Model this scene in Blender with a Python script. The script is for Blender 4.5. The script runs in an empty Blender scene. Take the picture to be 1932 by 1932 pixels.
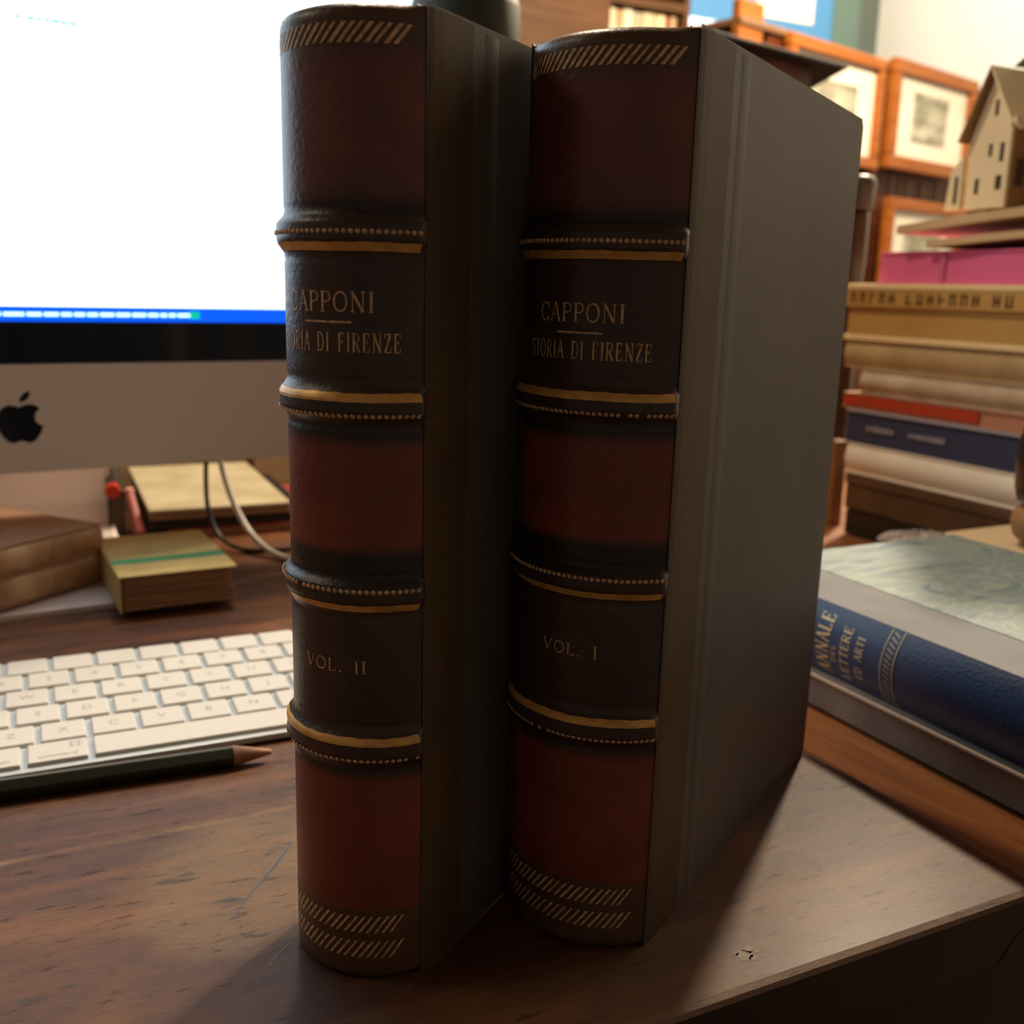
import bpy, math, random
from mathutils import Vector, Matrix
random.seed(7)
S = bpy.context.scene
C = S.collection
R = math.radians

# ------------------------------------------------------------ camera, world, lights, exposure
PH, TH, RO = R(26.5), R(12.3), R(1.456)
camd = bpy.data.cameras.new('camera'); cam = bpy.data.objects.new('camera', camd); C.objects.link(cam)
camd.sensor_width = 36; camd.lens = 36 * 1940 / 1932; camd.clip_start = .01
right = Vector((math.cos(PH), -math.sin(PH), 0))
fh = Vector((math.sin(PH), math.cos(PH), 0))
fwd = fh * math.cos(TH) - Vector((0, 0, 1)) * math.sin(TH)
up = fh * math.sin(TH) + Vector((0, 0, 1)) * math.cos(TH)
cr = right * math.cos(RO) + up * math.sin(RO)
cu = -right * math.sin(RO) + up * math.cos(RO)
M = Matrix((cr, cu, -fwd)).transposed().to_4x4(); M.translation = (0, 0, .1857)
cam.matrix_world = M
camd.dof.use_dof = True; camd.dof.focus_distance = .285; camd.dof.aperture_fstop = 15
S.camera = cam

w = bpy.data.worlds.new('world'); S.world = w; w.use_nodes = True
w.node_tree.nodes['Background'].inputs[0].default_value = (1, .80, .60, 1)
w.node_tree.nodes['Background'].inputs[1].default_value = .105

def lamp(name, loc, power, col, radius):
    l = bpy.data.lights.new(name, 'POINT'); l.energy = power; l.color = col; l.shadow_soft_size = radius
    o = bpy.data.objects.new(name, l); C.objects.link(o); o.location = loc; return o
lamp('reading_lamp_light', (1.10, .96, .92), 62, (1, .80, .56), .035)
lamp('ceiling_lamp_light', (.205, .765, 1.05), 20, (1, .80, .58), .03)
lamp('back_fill_light', (1.60, 1.35, 1.45), 44, (1, .88, .72), .05)  # added light, unseen source, brightens the white wall
lamp('left_fill_light', (-.95, .90, 1.10), 8, (1, .80, .58), .15)  # added fill for the left-facing sides of the pile and model house
lamp('side_room_lamp_light', (1.9, .25, 1.5), 2.5, (1, .84, .64), .1)

S.view_settings.view_transform = 'Standard'
S.view_settings.look = 'None'
S.view_settings.gamma = 1
S.view_settings.use_curve_mapping = False
S.view_settings.exposure = .15

# ------------------------------------------------------------ materials
def _bump(nt, b, coord, scale, strength, detail=4, dist=.001):
    n = nt.nodes.new('ShaderNodeTexNoise'); n.inputs['Scale'].default_value = scale; n.inputs['Detail'].default_value = detail
    nt.links.new(coord, n.inputs['Vector'])
    bp = nt.nodes.new('ShaderNodeBump'); bp.inputs['Strength'].default_value = strength; bp.inputs['Distance'].default_value = dist
    nt.links.new(n.outputs['Fac'], bp.inputs['Height']); nt.links.new(bp.outputs[0], b.inputs['Normal'])

def mat(name, col, rough=.6, col2=None, scale=30, metal=0, bump=0, bscale=300, emit=0, stretch=(1, 1, 1), lo=.35, hi=.65, spec=.5, coat=0, bdist=.001):
    m = bpy.data.materials.new(name); m.use_nodes = True; nt = m.node_tree; b = nt.nodes['Principled BSDF']
    b.inputs['Base Color'].default_value = (*col, 1); b.inputs['Roughness'].default_value = rough; b.inputs['Metallic'].default_value = metal
    b.inputs['Specular IOR Level'].default_value = spec; b.inputs['Coat Weight'].default_value = coat; b.inputs['Coat Roughness'].default_value = .25
    tc = nt.nodes.new('ShaderNodeTexCoord'); mp = nt.nodes.new('ShaderNodeMapping'); mp.inputs['Scale'].default_value = stretch
    nt.links.new(tc.outputs['Object'], mp.inputs[0]); co = mp.outputs[0]
    if col2:
        n = nt.nodes.new('ShaderNodeTexNoise'); n.inputs['Scale'].default_value = scale; n.inputs['Detail'].default_value = 6
        nt.links.new(co, n.inputs['Vector'])
        r = nt.nodes.new('ShaderNodeValToRGB'); e = r.color_ramp.elements
        e[0].position = lo; e[0].color = (*col, 1); e[1].position = hi; e[1].color = (*col2, 1)
        nt.links.new(n.outputs['Fac'], r.inputs[0]); nt.links.new(r.outputs[0], b.inputs['Base Color'])
    if bump: _bump(nt, b, co, bscale, bump, dist=bdist)
    if emit:
        b.inputs['Emission Color'].default_value = (*col, 1); b.inputs['Emission Strength'].default_value = emit
    return m

def wood_mat(name, c0, c1, c2, rough, gscale=(2.2, 26, 26), coat=0., blotch=None, bump=.15):
    m = bpy.data.materials.new(name); m.use_nodes = True; nt = m.node_tree; b = nt.nodes['Principled BSDF']; L = nt.links.new
    tc = nt.nodes.new('ShaderNodeTexCoord'); mp = nt.nodes.new('ShaderNodeMapping'); mp.inputs['Scale'].default_value = gscale
    L(tc.outputs['Object'], mp.inputs[0])
    n = nt.nodes.new('ShaderNodeTexNoise'); n.inputs['Scale'].default_value = 2.4; n.inputs['Detail'].default_value = 9; n.inputs['Roughness'].default_value = .66; n.inputs['Distortion'].default_value = .8
    L(mp.outputs[0], n.inputs['Vector'])
    r = nt.nodes.new('ShaderNodeValToRGB'); e = r.color_ramp.elements
    e[0].position = .3; e[0].color = (*c0, 1); e[1].position = .72; e[1].color = (*c2, 1)
    x = e.new(.5); x.color = (*c1, 1)
    L(n.outputs['Fac'], r.inputs[0]); out = r.outputs[0]
    if blotch:
        n2 = nt.nodes.new('ShaderNodeTexNoise'); n2.inputs['Scale'].default_value = 9; n2.inputs['Detail'].default_value = 8; n2.inputs['Roughness'].default_value = .6
        mp2 = nt.nodes.new('ShaderNodeMapping'); mp2.inputs['Scale'].default_value = (1, 1.6, 1); mp2.inputs['Location'].default_value = (.37, .1, 0)
        L(tc.outputs['Object'], mp2.inputs[0]); L(mp2.outputs[0], n2.inputs['Vector'])
        r2 = nt.nodes.new('ShaderNodeValToRGB'); r2.color_ramp.elements[0].position = .46; r2.color_ramp.elements[1].position = .66
        L(n2.outputs['Fac'], r2.inputs[0])
        mx = nt.nodes.new('ShaderNodeMix'); mx.data_type = 'RGBA'; mx.inputs[7].default_value = (*blotch, 1)
        ml = nt.nodes.new('ShaderNodeMath'); ml.operation = 'MULTIPLY'; ml.inputs[1].default_value = .6
        L(r2.outputs[0], ml.inputs[0]); L(ml.outputs[0], mx.inputs[0]); L(out, mx.inputs[6]); out = mx.outputs[2]
    L(out, b.inputs['Base Color'])
    n3 = nt.nodes.new('ShaderNodeTexNoise'); n3.inputs['Scale'].default_value = 22; n3.inputs['Detail'].default_value = 6
    L(tc.outputs['Object'], n3.inputs['Vector'])
    mr = nt.nodes.new('ShaderNodeMapRange'); mr.inputs[1].default_value = .3; mr.inputs[2].default_value = .7; mr.inputs[3].default_value = rough - .07; mr.inputs[4].default_value = rough + .09
    L(n3.outputs['Fac'], mr.inputs[0]); L(mr.outputs[0], b.inputs['Roughness'])
    # dents and pores
    n4 = nt.nodes.new('ShaderNodeTexNoise'); n4.inputs['Scale'].default_value = 5; n4.inputs['Detail'].default_value = 10; n4.inputs['Roughness'].default_value = .75
    mp4 = nt.nodes.new('ShaderNodeMapping'); mp4.inputs['Scale'].default_value = tuple(g * 1.5 for g in gscale); L(tc.outputs['Object'], mp4.inputs[0]); L(mp4.outputs[0], n4.inputs['Vector'])
    bp = nt.nodes.new('ShaderNodeBump'); bp.inputs['Strength'].default_value = bump; bp.inputs['Distance'].default_value = .002
    L(n4.outputs['Fac'], bp.inputs['Height']); L(bp.outputs[0], b.inputs['Normal'])
    b.inputs['Coat Weight'].default_value = coat; b.inputs['Coat Roughness'].default_value = .22
    return m

def desktop_mat():
    m = bpy.data.materials.new('worn_varnished_walnut'); m.use_nodes = True; nt = m.node_tree; b = nt.nodes['Principled BSDF']; L = nt.links.new
    N = nt.nodes.new
    tc = N('ShaderNodeTexCoord'); OC = tc.outputs['Object']
    def noise(scale, stretch=(1, 1, 1), detail=6, rough=.6, dist=0, off=(0, 0, 0)):
        mp = N('ShaderNodeMapping'); mp.inputs['Scale'].default_value = stretch; mp.inputs['Location'].default_value = off; L(OC, mp.inputs[0])
        n = N('ShaderNodeTexNoise'); n.inputs['Scale'].default_value = scale; n.inputs['Detail'].default_value = detail; n.inputs['Roughness'].default_value = rough; n.inputs['Distortion'].default_value = dist
        L(mp.outputs[0], n.inputs['Vector']); return n.outputs['Fac']
    def ramp(f, stops):
        r = N('ShaderNodeValToRGB'); e = r.color_ramp.elements
        e[0].position = stops[0][0]; e[0].color = (*stops[0][1], 1); e[1].position = stops[-1][0]; e[1].color = (*stops[-1][1], 1)
        for p, c in stops[1:-1]:
            x = e.new(p); x.color = (*c, 1)
        L(f, r.inputs[0]); return r.outputs[0]
    def math_(op, a, b_=None, c=None):
        n = N('ShaderNodeMath'); n.operation = op
        for k, v in enumerate((a, b_, c)):
            if v is None: continue
            if isinstance(v, (int, float)): n.inputs[k].default_value = v
            else: L(v, n.inputs[k])
        return n.outputs[0]
    def mix(f, a, c, amt=1.):
        n = N('ShaderNodeMix'); n.data_type = 'RGBA'
        L(math_('MULTIPLY', f, amt), n.inputs[0]); L(a, n.inputs[6])
        if isinstance(c, tuple): n.inputs[7].default_value = (*c, 1)
        else: L(c, n.inputs[7])
        return n.outputs[2]
    def band(v, lo, hi, soft):   # 1 between lo and hi
        a = N('ShaderNodeMapRange'); a.interpolation_type = 'SMOOTHSTEP'; L(v, a.inputs[0]); a.inputs[1].default_value = lo - soft; a.inputs[2].default_value = lo + soft
        c = N('ShaderNodeMapRange'); c.interpolation_type = 'SMOOTHSTEP'; L(v, c.inputs[0]); c.inputs[1].default_value = hi - soft; c.inputs[2].default_value = hi + soft; c.inputs[3].default_value = 1; c.inputs[4].default_value = 0
        return math_('MULTIPLY', a.outputs[0], c.outputs[0])
    sx = N('ShaderNodeSeparateXYZ'); L(OC, sx.inputs[0]); X, Y = sx.outputs[0], sx.outputs[1]
    g1 = noise(2.6, (2.2, 26, 1), 9, .66, .8)
    col = ramp(g1, [(.30, (.026, .007, .0025)), (.43, (.060, .015, .0035)), (.52, (.095, .026, .004)), (.61, (.155, .046, .008)), (.74, (.24, .085, .018))])
    cloud = noise(14, (1, 1.7, 1), 5, .6, .3)
    col = mix(ramp(cloud, [(.42, (0, 0, 0)), (.62, (1, 1, 1))]), col, (.24, .090, .018), .45)
    cloud2 = noise(18, (1, 2.2, 1), 5, .6, .4, (.5, .2, 0))
    col = mix(ramp(cloud2, [(.50, (0, 0, 0)), (.68, (1, 1, 1))]), col, (.045, .015, .010), .7)
    # wobbling y for plank seams
    wy = math_('ADD', Y, math_('MULTIPLY', math_('SUBTRACT', noise(16, (1, 1, 1), 3), .5), .004))
    col = mix(band(wy, .10, .2250, .0006), col, (.25, .13, .05), .22)
    col = mix(math_('MULTIPLY', band(wy, .2250, .2365, .003), ramp(noise(30, (1, 2, 1), 5), [(.36, (0, 0, 0)), (.5, (1, 1, 1))])), col, (.085, .026, .012), .75)
    col = mix(math_('MULTIPLY', band(wy, .3385, .3412, .0010), ramp(noise(24), [(.40, (0, 0, 0)), (.62, (1, 1, 1))])), col, (.36, .21, .07), .6)
    # pale worn patch left of the books
    dx = math_('DIVIDE', math_('SUBTRACT', X, .062), .040); dy = math_('DIVIDE', math_('SUBTRACT', Y, .300), .040)
    d = math_('ADD', math_('POWER', math_('ABSOLUTE', dx), 3.), math_('POWER', math_('ABSOLUTE', dy), 3.))
    d = math_('ADD', d, math_('MULTIPLY', math_('SUBTRACT', noise(30, (1, 1, 1), 9, .7), .5), 2.6))
    pm = N('ShaderNodeMapRange'); pm.interpolation_type = 'SMOOTHSTEP'; L(d, pm.inputs[0]); pm.inputs[1].default_value = .3; pm.inputs[2].default_value = 1.15; pm.inputs[3].default_value = 1; pm.inputs[4].default_value = 0
    col = mix(pm.outputs[0], col, (.28, .19, .085), .36)
    # pores and dents as short dark streaks
    po = noise(105, (1, 4, 1), 6, .75)
    pores = ramp(po, [(.60, (0, 0, 0)), (.70, (1, 1, 1))]); col = mix(pores, col, (.020, .010, .007), .7)
    sp = noise(26, (1, 2.4, 1), 3, .6, 0, (.3, .7, 0)); col = mix(ramp(sp, [(.655, (0, 0, 0)), (.72, (1, 1, 1))]), col, (.025, .014, .012), .8)
    L(col, b.inputs['Base Color'])
    mr = N('ShaderNodeMapRange'); L(noise(40, (1, 2, 1), 6), mr.inputs[0]); mr.inputs[1].default_value = .3; mr.inputs[2].default_value = .7; mr.inputs[3].default_value = .34; mr.inputs[4].default_value = .54
    L(mr.outputs[0], b.inputs['Roughness'])
    b.inputs['Specular IOR Level'].default_value = .5; b.inputs['Coat Weight'].default_value = .17; b.inputs['Coat Roughness'].default_value = .34
    h = math_('ADD', math_('MULTIPLY', noise(120, (1, 2.4, 1), 9, .75), 1.0), math_('MULTIPLY', math_('SUBTRACT', 1., pores), .35))
    bp = N('ShaderNodeBump'); bp.inputs['Strength'].default_value = 1.0; bp.inputs['Distance'].default_value = .0010
    L(h, bp.inputs['Height']); L(bp.outputs[0], b.inputs['Normal'])
    return m
M_desk = desktop_mat()
M_desk2 = wood_mat('orange_walnut', (.11, .035, .010), (.24, .085, .024), (.34, .14, .045), .42, gscale=(26, 2.2, 26))
M_edge = wood_mat('dark_desk_edge', (.008, .004, .002), (.016, .007, .004), (.028, .013, .007), .5)
M_cab = wood_mat('dark_cabinet_wood', (.04, .010, .004), (.09, .022, .007), (.13, .035, .011), .45)
M_cab2 = wood_mat('orange_cabinet_wood', (.20, .06, .010), (.27, .085, .015), (.34, .12, .028), .42)
M_frame = wood_mat('orange_frame_wood', (.20, .055, .007), (.27, .080, .011), (.34, .12, .022), .4)
M_shelf = wood_mat('brown_shelf_wood', (.065, .028, .010), (.09, .040, .015), (.12, .056, .022), .5)
for m_ in (M_cab, M_cab2, M_frame, M_shelf): m_.node_tree.nodes['Principled BSDF'].inputs['Specular IOR Level'].default_value = .15
M_black = mat('black_plastic', (.012, .012, .012), .4)
M_gold = mat('worn_gilt', (.90, .52, .15), .42, col2=(.60, .30, .08), scale=260, metal=.3, lo=.4, hi=.75)
M_gilt2 = mat('dull_gilt', (.92, .58, .30), .5, col2=(.42, .22, .11), scale=900, metal=.1, lo=.38, hi=.7)
M_cloth = mat('grey_brown_book_cloth', (.096, .079, .067), .58, col2=(.118, .098, .084), scale=22, bump=.25, bscale=1500, bdist=.0004, spec=.35)
M_strip = mat('worn_brown_leather', (.075, .040, .017), .62, col2=(.115, .068, .032), scale=22, bump=.2, bscale=900, spec=.3, coat=.0, bdist=.0005)
M_pages = mat('aged_page_edges', (.50, .38, .22), .8, col2=(.36, .25, .13), scale=3, stretch=(400, 1, 1), bump=.3, bscale=100)

def spine_mat(name):
    m = bpy.data.materials.new(name); m.use_nodes = True; nt = m.node_tree; b = nt.nodes['Principled BSDF']; L = nt.links.new
    tc = nt.nodes.new('ShaderNodeTexCoord'); sp = nt.nodes.new('ShaderNodeSeparateXYZ'); L(tc.outputs['Object'], sp.inputs[0])
    ml = nt.nodes.new('ShaderNodeMath'); ml.operation = 'MULTIPLY'; ml.inputs[1].default_value = 4; L(sp.outputs[2], ml.inputs[0])
    r = nt.nodes.new('ShaderNodeValToRGB'); e = r.color_ramp.elements
    dk = (.056, .028, .019); bk = (.019, .011, .008); rd = (.21, .042, .020); rt = (.155, .044, .032); br = (.095, .048, .023)
    st = [(0, br), (20, br), (22.5, rd), (58, rd), (61, bk), (65, dk), (72, dk), (108, dk), (113, bk), (119.5, bk), (122, rd), (146, rd), (149.5, bk), (154, dk), (198, dk), (203, bk), (208, rt), (236, rt), (239, br), (248, br)]
    e[0].position = 0; e[0].color = (*st[0][1], 1); e[1].position = st[-1][0] * .004; e[1].color = (*st[-1][1], 1)
    for z, c in st[1:-1]:
        x = e.new(z * .004); x.color = (*c, 1)
    L(ml.outputs[0], r.inputs[0])
    n = nt.nodes.new('ShaderNodeTexNoise'); n.inputs['Scale'].default_value = 55; n.inputs['Detail'].default_value = 7; L(tc.outputs['Object'], n.inputs['Vector'])
    mr = nt.nodes.new('ShaderNodeMapRange'); mr.inputs[1].default_value = .3; mr.inputs[2].default_value = .7; mr.inputs[3].default_value = .75; mr.inputs[4].default_value = 1.3; L(n.outputs['Fac'], mr.inputs[0])
    mx = nt.nodes.new('ShaderNodeVectorMath'); mx.operation = 'SCALE'; L(r.outputs[0], mx.inputs[0]); L(mr.outputs[0], mx.inputs['Scale'])
    L(mx.outputs[0], b.inputs['Base Color'])
    b.inputs['Roughness'].default_value = .40; b.inputs['Coat Weight'].default_value = .12; b.inputs['Coat Roughness'].default_value = .3
    _bump(nt, b, tc.outputs['Object'], 650, .35, dist=.0006)
    return m
M_spine = spine_mat('tooled_spine_leather')

# ------------------------------------------------------------ mesh helpers
class MB:
    def __init__(s): s.v = []; s.f = []; s.mi = []; s.smooth = False
    def add(s, vs, fs, mi=0):
        o = len(s.v); s.v += [tuple(v) for v in vs]; s.f += [tuple(i + o for i in f) for f in fs]; s.mi += [mi] * len(fs); return s
    def box(s, x0, x1, y0, y1, z0, z1, mi=0, T=None):
        vs = [(x, y, z) for z in (z0, z1) for y in (y0, y1) for x in (x0, x1)]
        if T: vs = [T @ Vector(v) for v in vs]
        return s.add(vs, [(0, 2, 3, 1), (4, 5, 7, 6), (0, 1, 5, 4), (2, 6, 7, 3), (0, 4, 6, 2), (1, 3, 7, 5)], mi)
    def prism(s, pts, z0, z1, mi=0, T=None):   # outline in x,y
        n = len(pts); vs = [(x, y, z0) for x, y in pts] + [(x, y, z1) for x, y in pts]
        if T: vs = [T @ Vector(v) for v in vs]
        return s.add(vs, [tuple(range(n))[::-1], tuple(range(n, 2 * n))] + [(i, (i + 1) % n, n + (i + 1) % n, n + i) for i in range(n)], mi)
    def lathe(s, prof, seg=40, cx=0, cy=0, mi=0):
        o = len(s.v); k = len(prof)
        vs = [(cx + r * math.cos(2 * math.pi * j / seg), cy + r * math.sin(2 * math.pi * j / seg), z) for r, z in prof for j in range(seg)]
        fs = [(i * seg + j, i * seg + (j + 1) % seg, (i + 1) * seg + (j + 1) % seg, (i + 1) * seg + j) for i in range(k - 1) for j in range(seg)]
        fs += [tuple(range(seg))[::-1], tuple((k - 1) * seg + j for j in range(seg))]
        return s.add(vs, fs, mi)
    def tube(s, pts, r, seg=10, mi=0):
        P = [Vector(p) for p in pts]; rr = r if isinstance(r, (list, tuple)) else [r] * len(P); vs = []
        n0 = None
        for i, p in enumerate(P):
            t = (P[min(i + 1, len(P) - 1)] - P[max(i - 1, 0)]).normalized()
            if n0 is None: n0 = t.orthogonal().normalized()
            n0 = (n0 - t * n0.dot(t)).normalized(); b = t.cross(n0)
            vs += [p + (n0 * math.cos(a) + b * math.sin(a)) * rr[i] for a in [2 * math.pi * j / seg for j in range(seg)]]
        k = len(P)
        fs = [(i * seg + j, i * seg + (j + 1) % seg, (i + 1) * seg + (j + 1) % seg, (i + 1) * seg + j) for i in range(k - 1) for j in range(seg)]
        fs += [tuple(range(seg))[::-1], tuple((k - 1) * seg + j for j in range(seg))]
        return s.add(vs, fs, mi)
    def grid(s, rows, mi=0, close=False):
        h, w_ = len(rows), len(rows[0])
        fs = [(i * w_ + j, i * w_ + j + 1, (i + 1) * w_ + j + 1, (i + 1) * w_ + j) for i in range(h - 1) for j in range(w_ - 1)]
        return s.add([p for r in rows for p in r], fs, mi)
    def build(s, name, m, parent=None, bevel=0, smooth=False, seg=2, loc=None, rz=0):
        me = bpy.data.meshes.new(name); me.from_pydata(s.v, [], s.f); me.update()
        for mm in (m if isinstance(m, (list, tuple)) else [m]): me.materials.append(mm)
        for p, i in zip(me.polygons, s.mi): p.material_index = i; p.use_smooth = smooth
        o = bpy.data.objects.new(name, me); C.objects.link(o)
        if parent: o.parent = parent
        if loc: o.location = loc
        o.rotation_euler.z = rz
        if bevel:
            b = o.modifiers.new('bevel', 'BEVEL'); b.width = bevel; b.segments = seg; b.limit_method = 'ANGLE'; b.angle_limit = R(40)
        return o

def tag(o, label, cat, group=None):
    o['label'] = label; o['category'] = cat
    if group: o['group'] = group
    return o
def thing(name, label, cat, loc=(0, 0, 0), rz=0, group=None):
    o = bpy.data.objects.new(name, None); C.objects.link(o); o.location = loc; o.rotation_euler.z = rz; o.empty_display_size = .02
    return tag(o, label, cat, group)
def struct(o): o['kind'] = 'structure'; return o

def text_geo(txt, size, align='CENTER', xs=1, shear=0):
    cu_ = bpy.data.curves.new('t', 'FONT'); cu_.body = txt; cu_.size = size; cu_.align_x = align; cu_.align_y = 'CENTER'; cu_.resolution_u = 3
    o = bpy.data.objects.new('t', cu_); me = bpy.data.meshes.new_from_object(o)
    vs = [(v.co.x * xs, v.co.y, 0) for v in me.vertices]; fs = [tuple(p.vertices) for p in me.polygons]
    bpy.data.objects.remove(o); bpy.data.meshes.remove(me); bpy.data.curves.remove(cu_)
    return vs, fs

# ------------------------------------------------------------ serif stroke alphabet
def arc(cx, cy, rx, ry, a0, a1, n=14):
    return [(cx + rx * math.cos(R(a0 + (a1 - a0) * i / n)), cy + ry * math.sin(R(a0 + (a1 - a0) * i / n))) for i in range(n + 1)]
K, k_, s_ = .13, .065, .05
def ser(x, y, w_=.13): return ([(x - w_, y), (x + w_, y)], s_)
GL = {
 'C': (.78, [(arc(.42, .5, .36, .47, 45, 315, 22), .10), ([(.70, .70), (.70, .97)], s_), ([(.70, .03), (.70, .28)], s_)]),
 'A': (.80, [([(.08, 0), (.40, 1)], k_), ([(.40, 1), (.72, 0)], K), ([(.20, .36), (.60, .36)], s_), ser(.08, .02, .10), ser(.72, .02, .11)]),
 'P': (.70, [([(.16, 0), (.16, 1)], K), ([(.16, .97)] + arc(.38, .73, .25, .24, 90, -90, 12) + [(.16, .49)], .075), ser(.16, .02), ser(.12, .98, .1)]),
 'O': (.86, [(arc(.43, .5, .36, .47, 0, 360, 30), .10)]),
 'N': (.88, [([(.16, 0), (.16, 1)], k_), ([(.14, 1), (.72, 0)], K), ([(.72, 0), (.72, 1)], k_), ser(.16, .02, .1), ser(.12, .98, .08), ser(.72, .98, .11)]),
 'I': (.36, [([(.18, 0), (.18, 1)], K), ser(.18, .02), ser(.18, .98)]),
 'S': (.64, [(arc(.32, .74, .22, .23, 20, 250, 12) + arc(.32, .26, .24, .24, 70, -160, 12), .10), ([(.54, .78), (.54, .99)], s_), ([(.07, .02), (.07, .24)], s_)]),
 'T': (.70, [([(.35, 0), (.35, 1)], K), ([(.04, .97), (.66, .97)], k_), ([(.06, .78), (.06, .98)], s_), ([(.64, .78), (.64, .98)], s_), ser(.35, .02)]),
 'R': (.78, [([(.16, 0), (.16, 1)], K), ([(.16, .97)] + arc(.38, .74, .24, .23, 90, -90, 12) + [(.16, .51)], .075), ([(.36, .5), (.68, .02)], .12), ser(.16, .02), ser(.12, .98, .1), ser(.68, .02, .08)]),
 'D': (.82, [([(.16, 0), (.16, 1)], K), ([(.16, .97)] + arc(.34, .5, .38, .47, 90, -90, 18) + [(.16, .03)], .08), ser(.12, .98, .1), ser(.12, .02, .1)]),
 'F': (.66, [([(.16, 0), (.16, 1)], K), ([(.1, .97), (.58, .97)], k_), ([(.57, .78), (.57, .98)], s_), ([(.16, .52), (.46, .52)], s_), ([(.46, .42), (.46, .62)], s_), ser(.16, .02)]),
 'E': (.70, [([(.16, 0), (.16, 1)], K), ([(.1, .97), (.60, .97)], k_), ([(.59, .78), (.59, .98)], s_), ([(.16, .52), (.46, .52)], s_), ([(.46, .42), (.46, .62)], s_), ([(.1, .03), (.62, .03)], k_), ([(.61, .03), (.61, .24)], s_)]),
 'Z': (.70, [([(.08, .97), (.60, .97)], k_), ([(.58, .97), (.10, .03)], K), ([(.08, .03), (.62, .03)], k_), ([(.09, .78), (.09, .98)], s_), ([(.61, .03), (.61, .24)], s_)]),
 'V': (.80, [([(.08, 1), (.40, 0)], K), ([(.40, 0), (.72, 1)], k_), ser(.08, .98, .11), ser(.72, .98, .10)]),
 'L': (.66, [([(.16, 0), (.16, 1)], K), ([(.1, .03), (.58, .03)], k_), ([(.57, .03), (.57, .26)], s_), ser(.16, .98)]),
 'G': (.82, [(arc(.42, .5, .36, .47, 45, 345, 22), .10), ([(.74, .1), (.74, .44)], K), ser(.72, .44, .12)]),
 'U': (.82, [([(.16, 1), (.16, .3)] + arc(.42, .3, .26, .27, 180, 360, 10) + [(.68, 1)], .09), ser(.16, .98, .1), ser(.68, .98, .1)]),
 'M': (1.0, [([(.16, 0), (.16, 1)], k_), ([(.16, 1), (.5, .05)], K), ([(.5, .05), (.84, 1)], k_), ([(.84, 1), (.84, 0)], K), ser(.16, .02, .1), ser(.84, .02, .11)]),
 '.': (.30, [([(.14, .0), (.14, .13)], .13)]),
 ' ': (.55, []),
}
def stroke_quads(mb, pts, wd, f, step):
    """flat ribbon following pts (s, z) of width wd, mapped onto a surface by f(s, z)"""
    P = [pts[0]]
    for a, b in zip(pts, pts[1:]):
        n = max(1, int(math.hypot(b[0] - a[0], b[1] - a[1]) / step))
        P += [(a[0] + (b[0] - a[0]) * i / n, a[1] + (b[1] - a[1]) * i / n) for i in range(1, n + 1)]
    rows = []
    for i, p in enumerate(P):
        q0, q1 = P[max(0, i - 1)], P[min(len(P) - 1, i + 1)]
        tx, tz = q1[0] - q0[0], q1[1] - q0[1]; l = math.hypot(tx, tz) or 1
        nx, nz = -tz / l * wd / 2, tx / l * wd / 2
        rows.append([f(p[0] + nx, p[1] + nz), f(p[0] - nx, p[1] - nz)])
    mb.grid(rows)
def write(mb, txt, s0, s1, z0, z1, f, gap=.10, weight=1):
    total = sum(GL[c][0] for c in txt) + gap * (len(txt) - 1)
    xs = (s1 - s0) / total; h = z1 - z0; x = 0
    for c in txt:
        for pts, wd in GL[c][1]:
            stroke_quads(mb, [(s0 + (x + p[0]) * xs, z0 + p[1] * h) for p in pts], wd * (xs * .45 + h * .55) * weight, f, .0007)
        x += GL[c][0] + gap

# ------------------------------------------------------------ room shell
fl = MB().box(-2.4, 2.30, -1.8, 2.36, -.80, -.75).build('floor', mat('dark_floor', (.10, .06, .035), .5, col2=(.14, .08, .05), scale=6)); struct(fl)
M_wallw = mat('white_wall_paint', (.86, .87, .82), .7, bump=.05, bscale=80)
M_wallg = mat('grey_green_wall_paint', (.11, .14, .12), .75, bump=.05, bscale=80)
struct(MB().box(-2.4, 2.30, 2.30, 2.36, -.75, 1.95).build('wall_back', M_wallg))
struct(MB().box(2.235, 2.30, -1.8, 2.30, -.75, 1.95).build('wall_right', M_wallw))
struct(MB().box(-2.4, 2.30, -1.8, 2.36, 1.95, 2.0).build('unseen_ceiling', mat('low_bounce_ceiling', (.12, .07, .04), .7, col2=(.17, .10, .06), scale=4)))  # out of view, colour made dark to cut bounced light

# ------------------------------------------------------------ desk
M_lip = mat('shaded_black_brown_edge', (.014, .007, .004), .5, col2=(.03, .014, .007), scale=40)  # shade below the front edge painted in as near-black brown
desk = thing('desk', 'worn dark walnut desk with rounded front edge carrying the two upright books', 'desk', (0, 0, -.75))
prof = [(.203, .714), (.198, .728), (.1925, .739), (.1905, .7452), (.1899, .7482), (.1908, .7494), (.1930, .750)]
def board(x0, x1, y1, m, name, dz=0, label=None):
    mb = MB(); pts = [(y, z + dz) for y, z in prof] + [(y1, .750 + dz), (y1, .714 + dz)]
    n = len(pts)
    mb.add([(x0, y, z) for y, z in pts] + [(x1, y, z) for y, z in pts], [tuple(range(n)), tuple(range(n, 2 * n))[::-1]] + [(i, i + n, (i + 1) % n + n, (i + 1) % n) for i in range(n)])
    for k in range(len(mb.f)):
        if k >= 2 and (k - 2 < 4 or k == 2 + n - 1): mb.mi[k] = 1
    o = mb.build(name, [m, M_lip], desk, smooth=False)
    if label: o['label'] = label
    return o
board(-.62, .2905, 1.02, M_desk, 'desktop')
board(.2915, 1.05, .90, M_desk2, 'side_leaf', -.001, 'redder leaf joined to the right end of the desktop')
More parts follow.
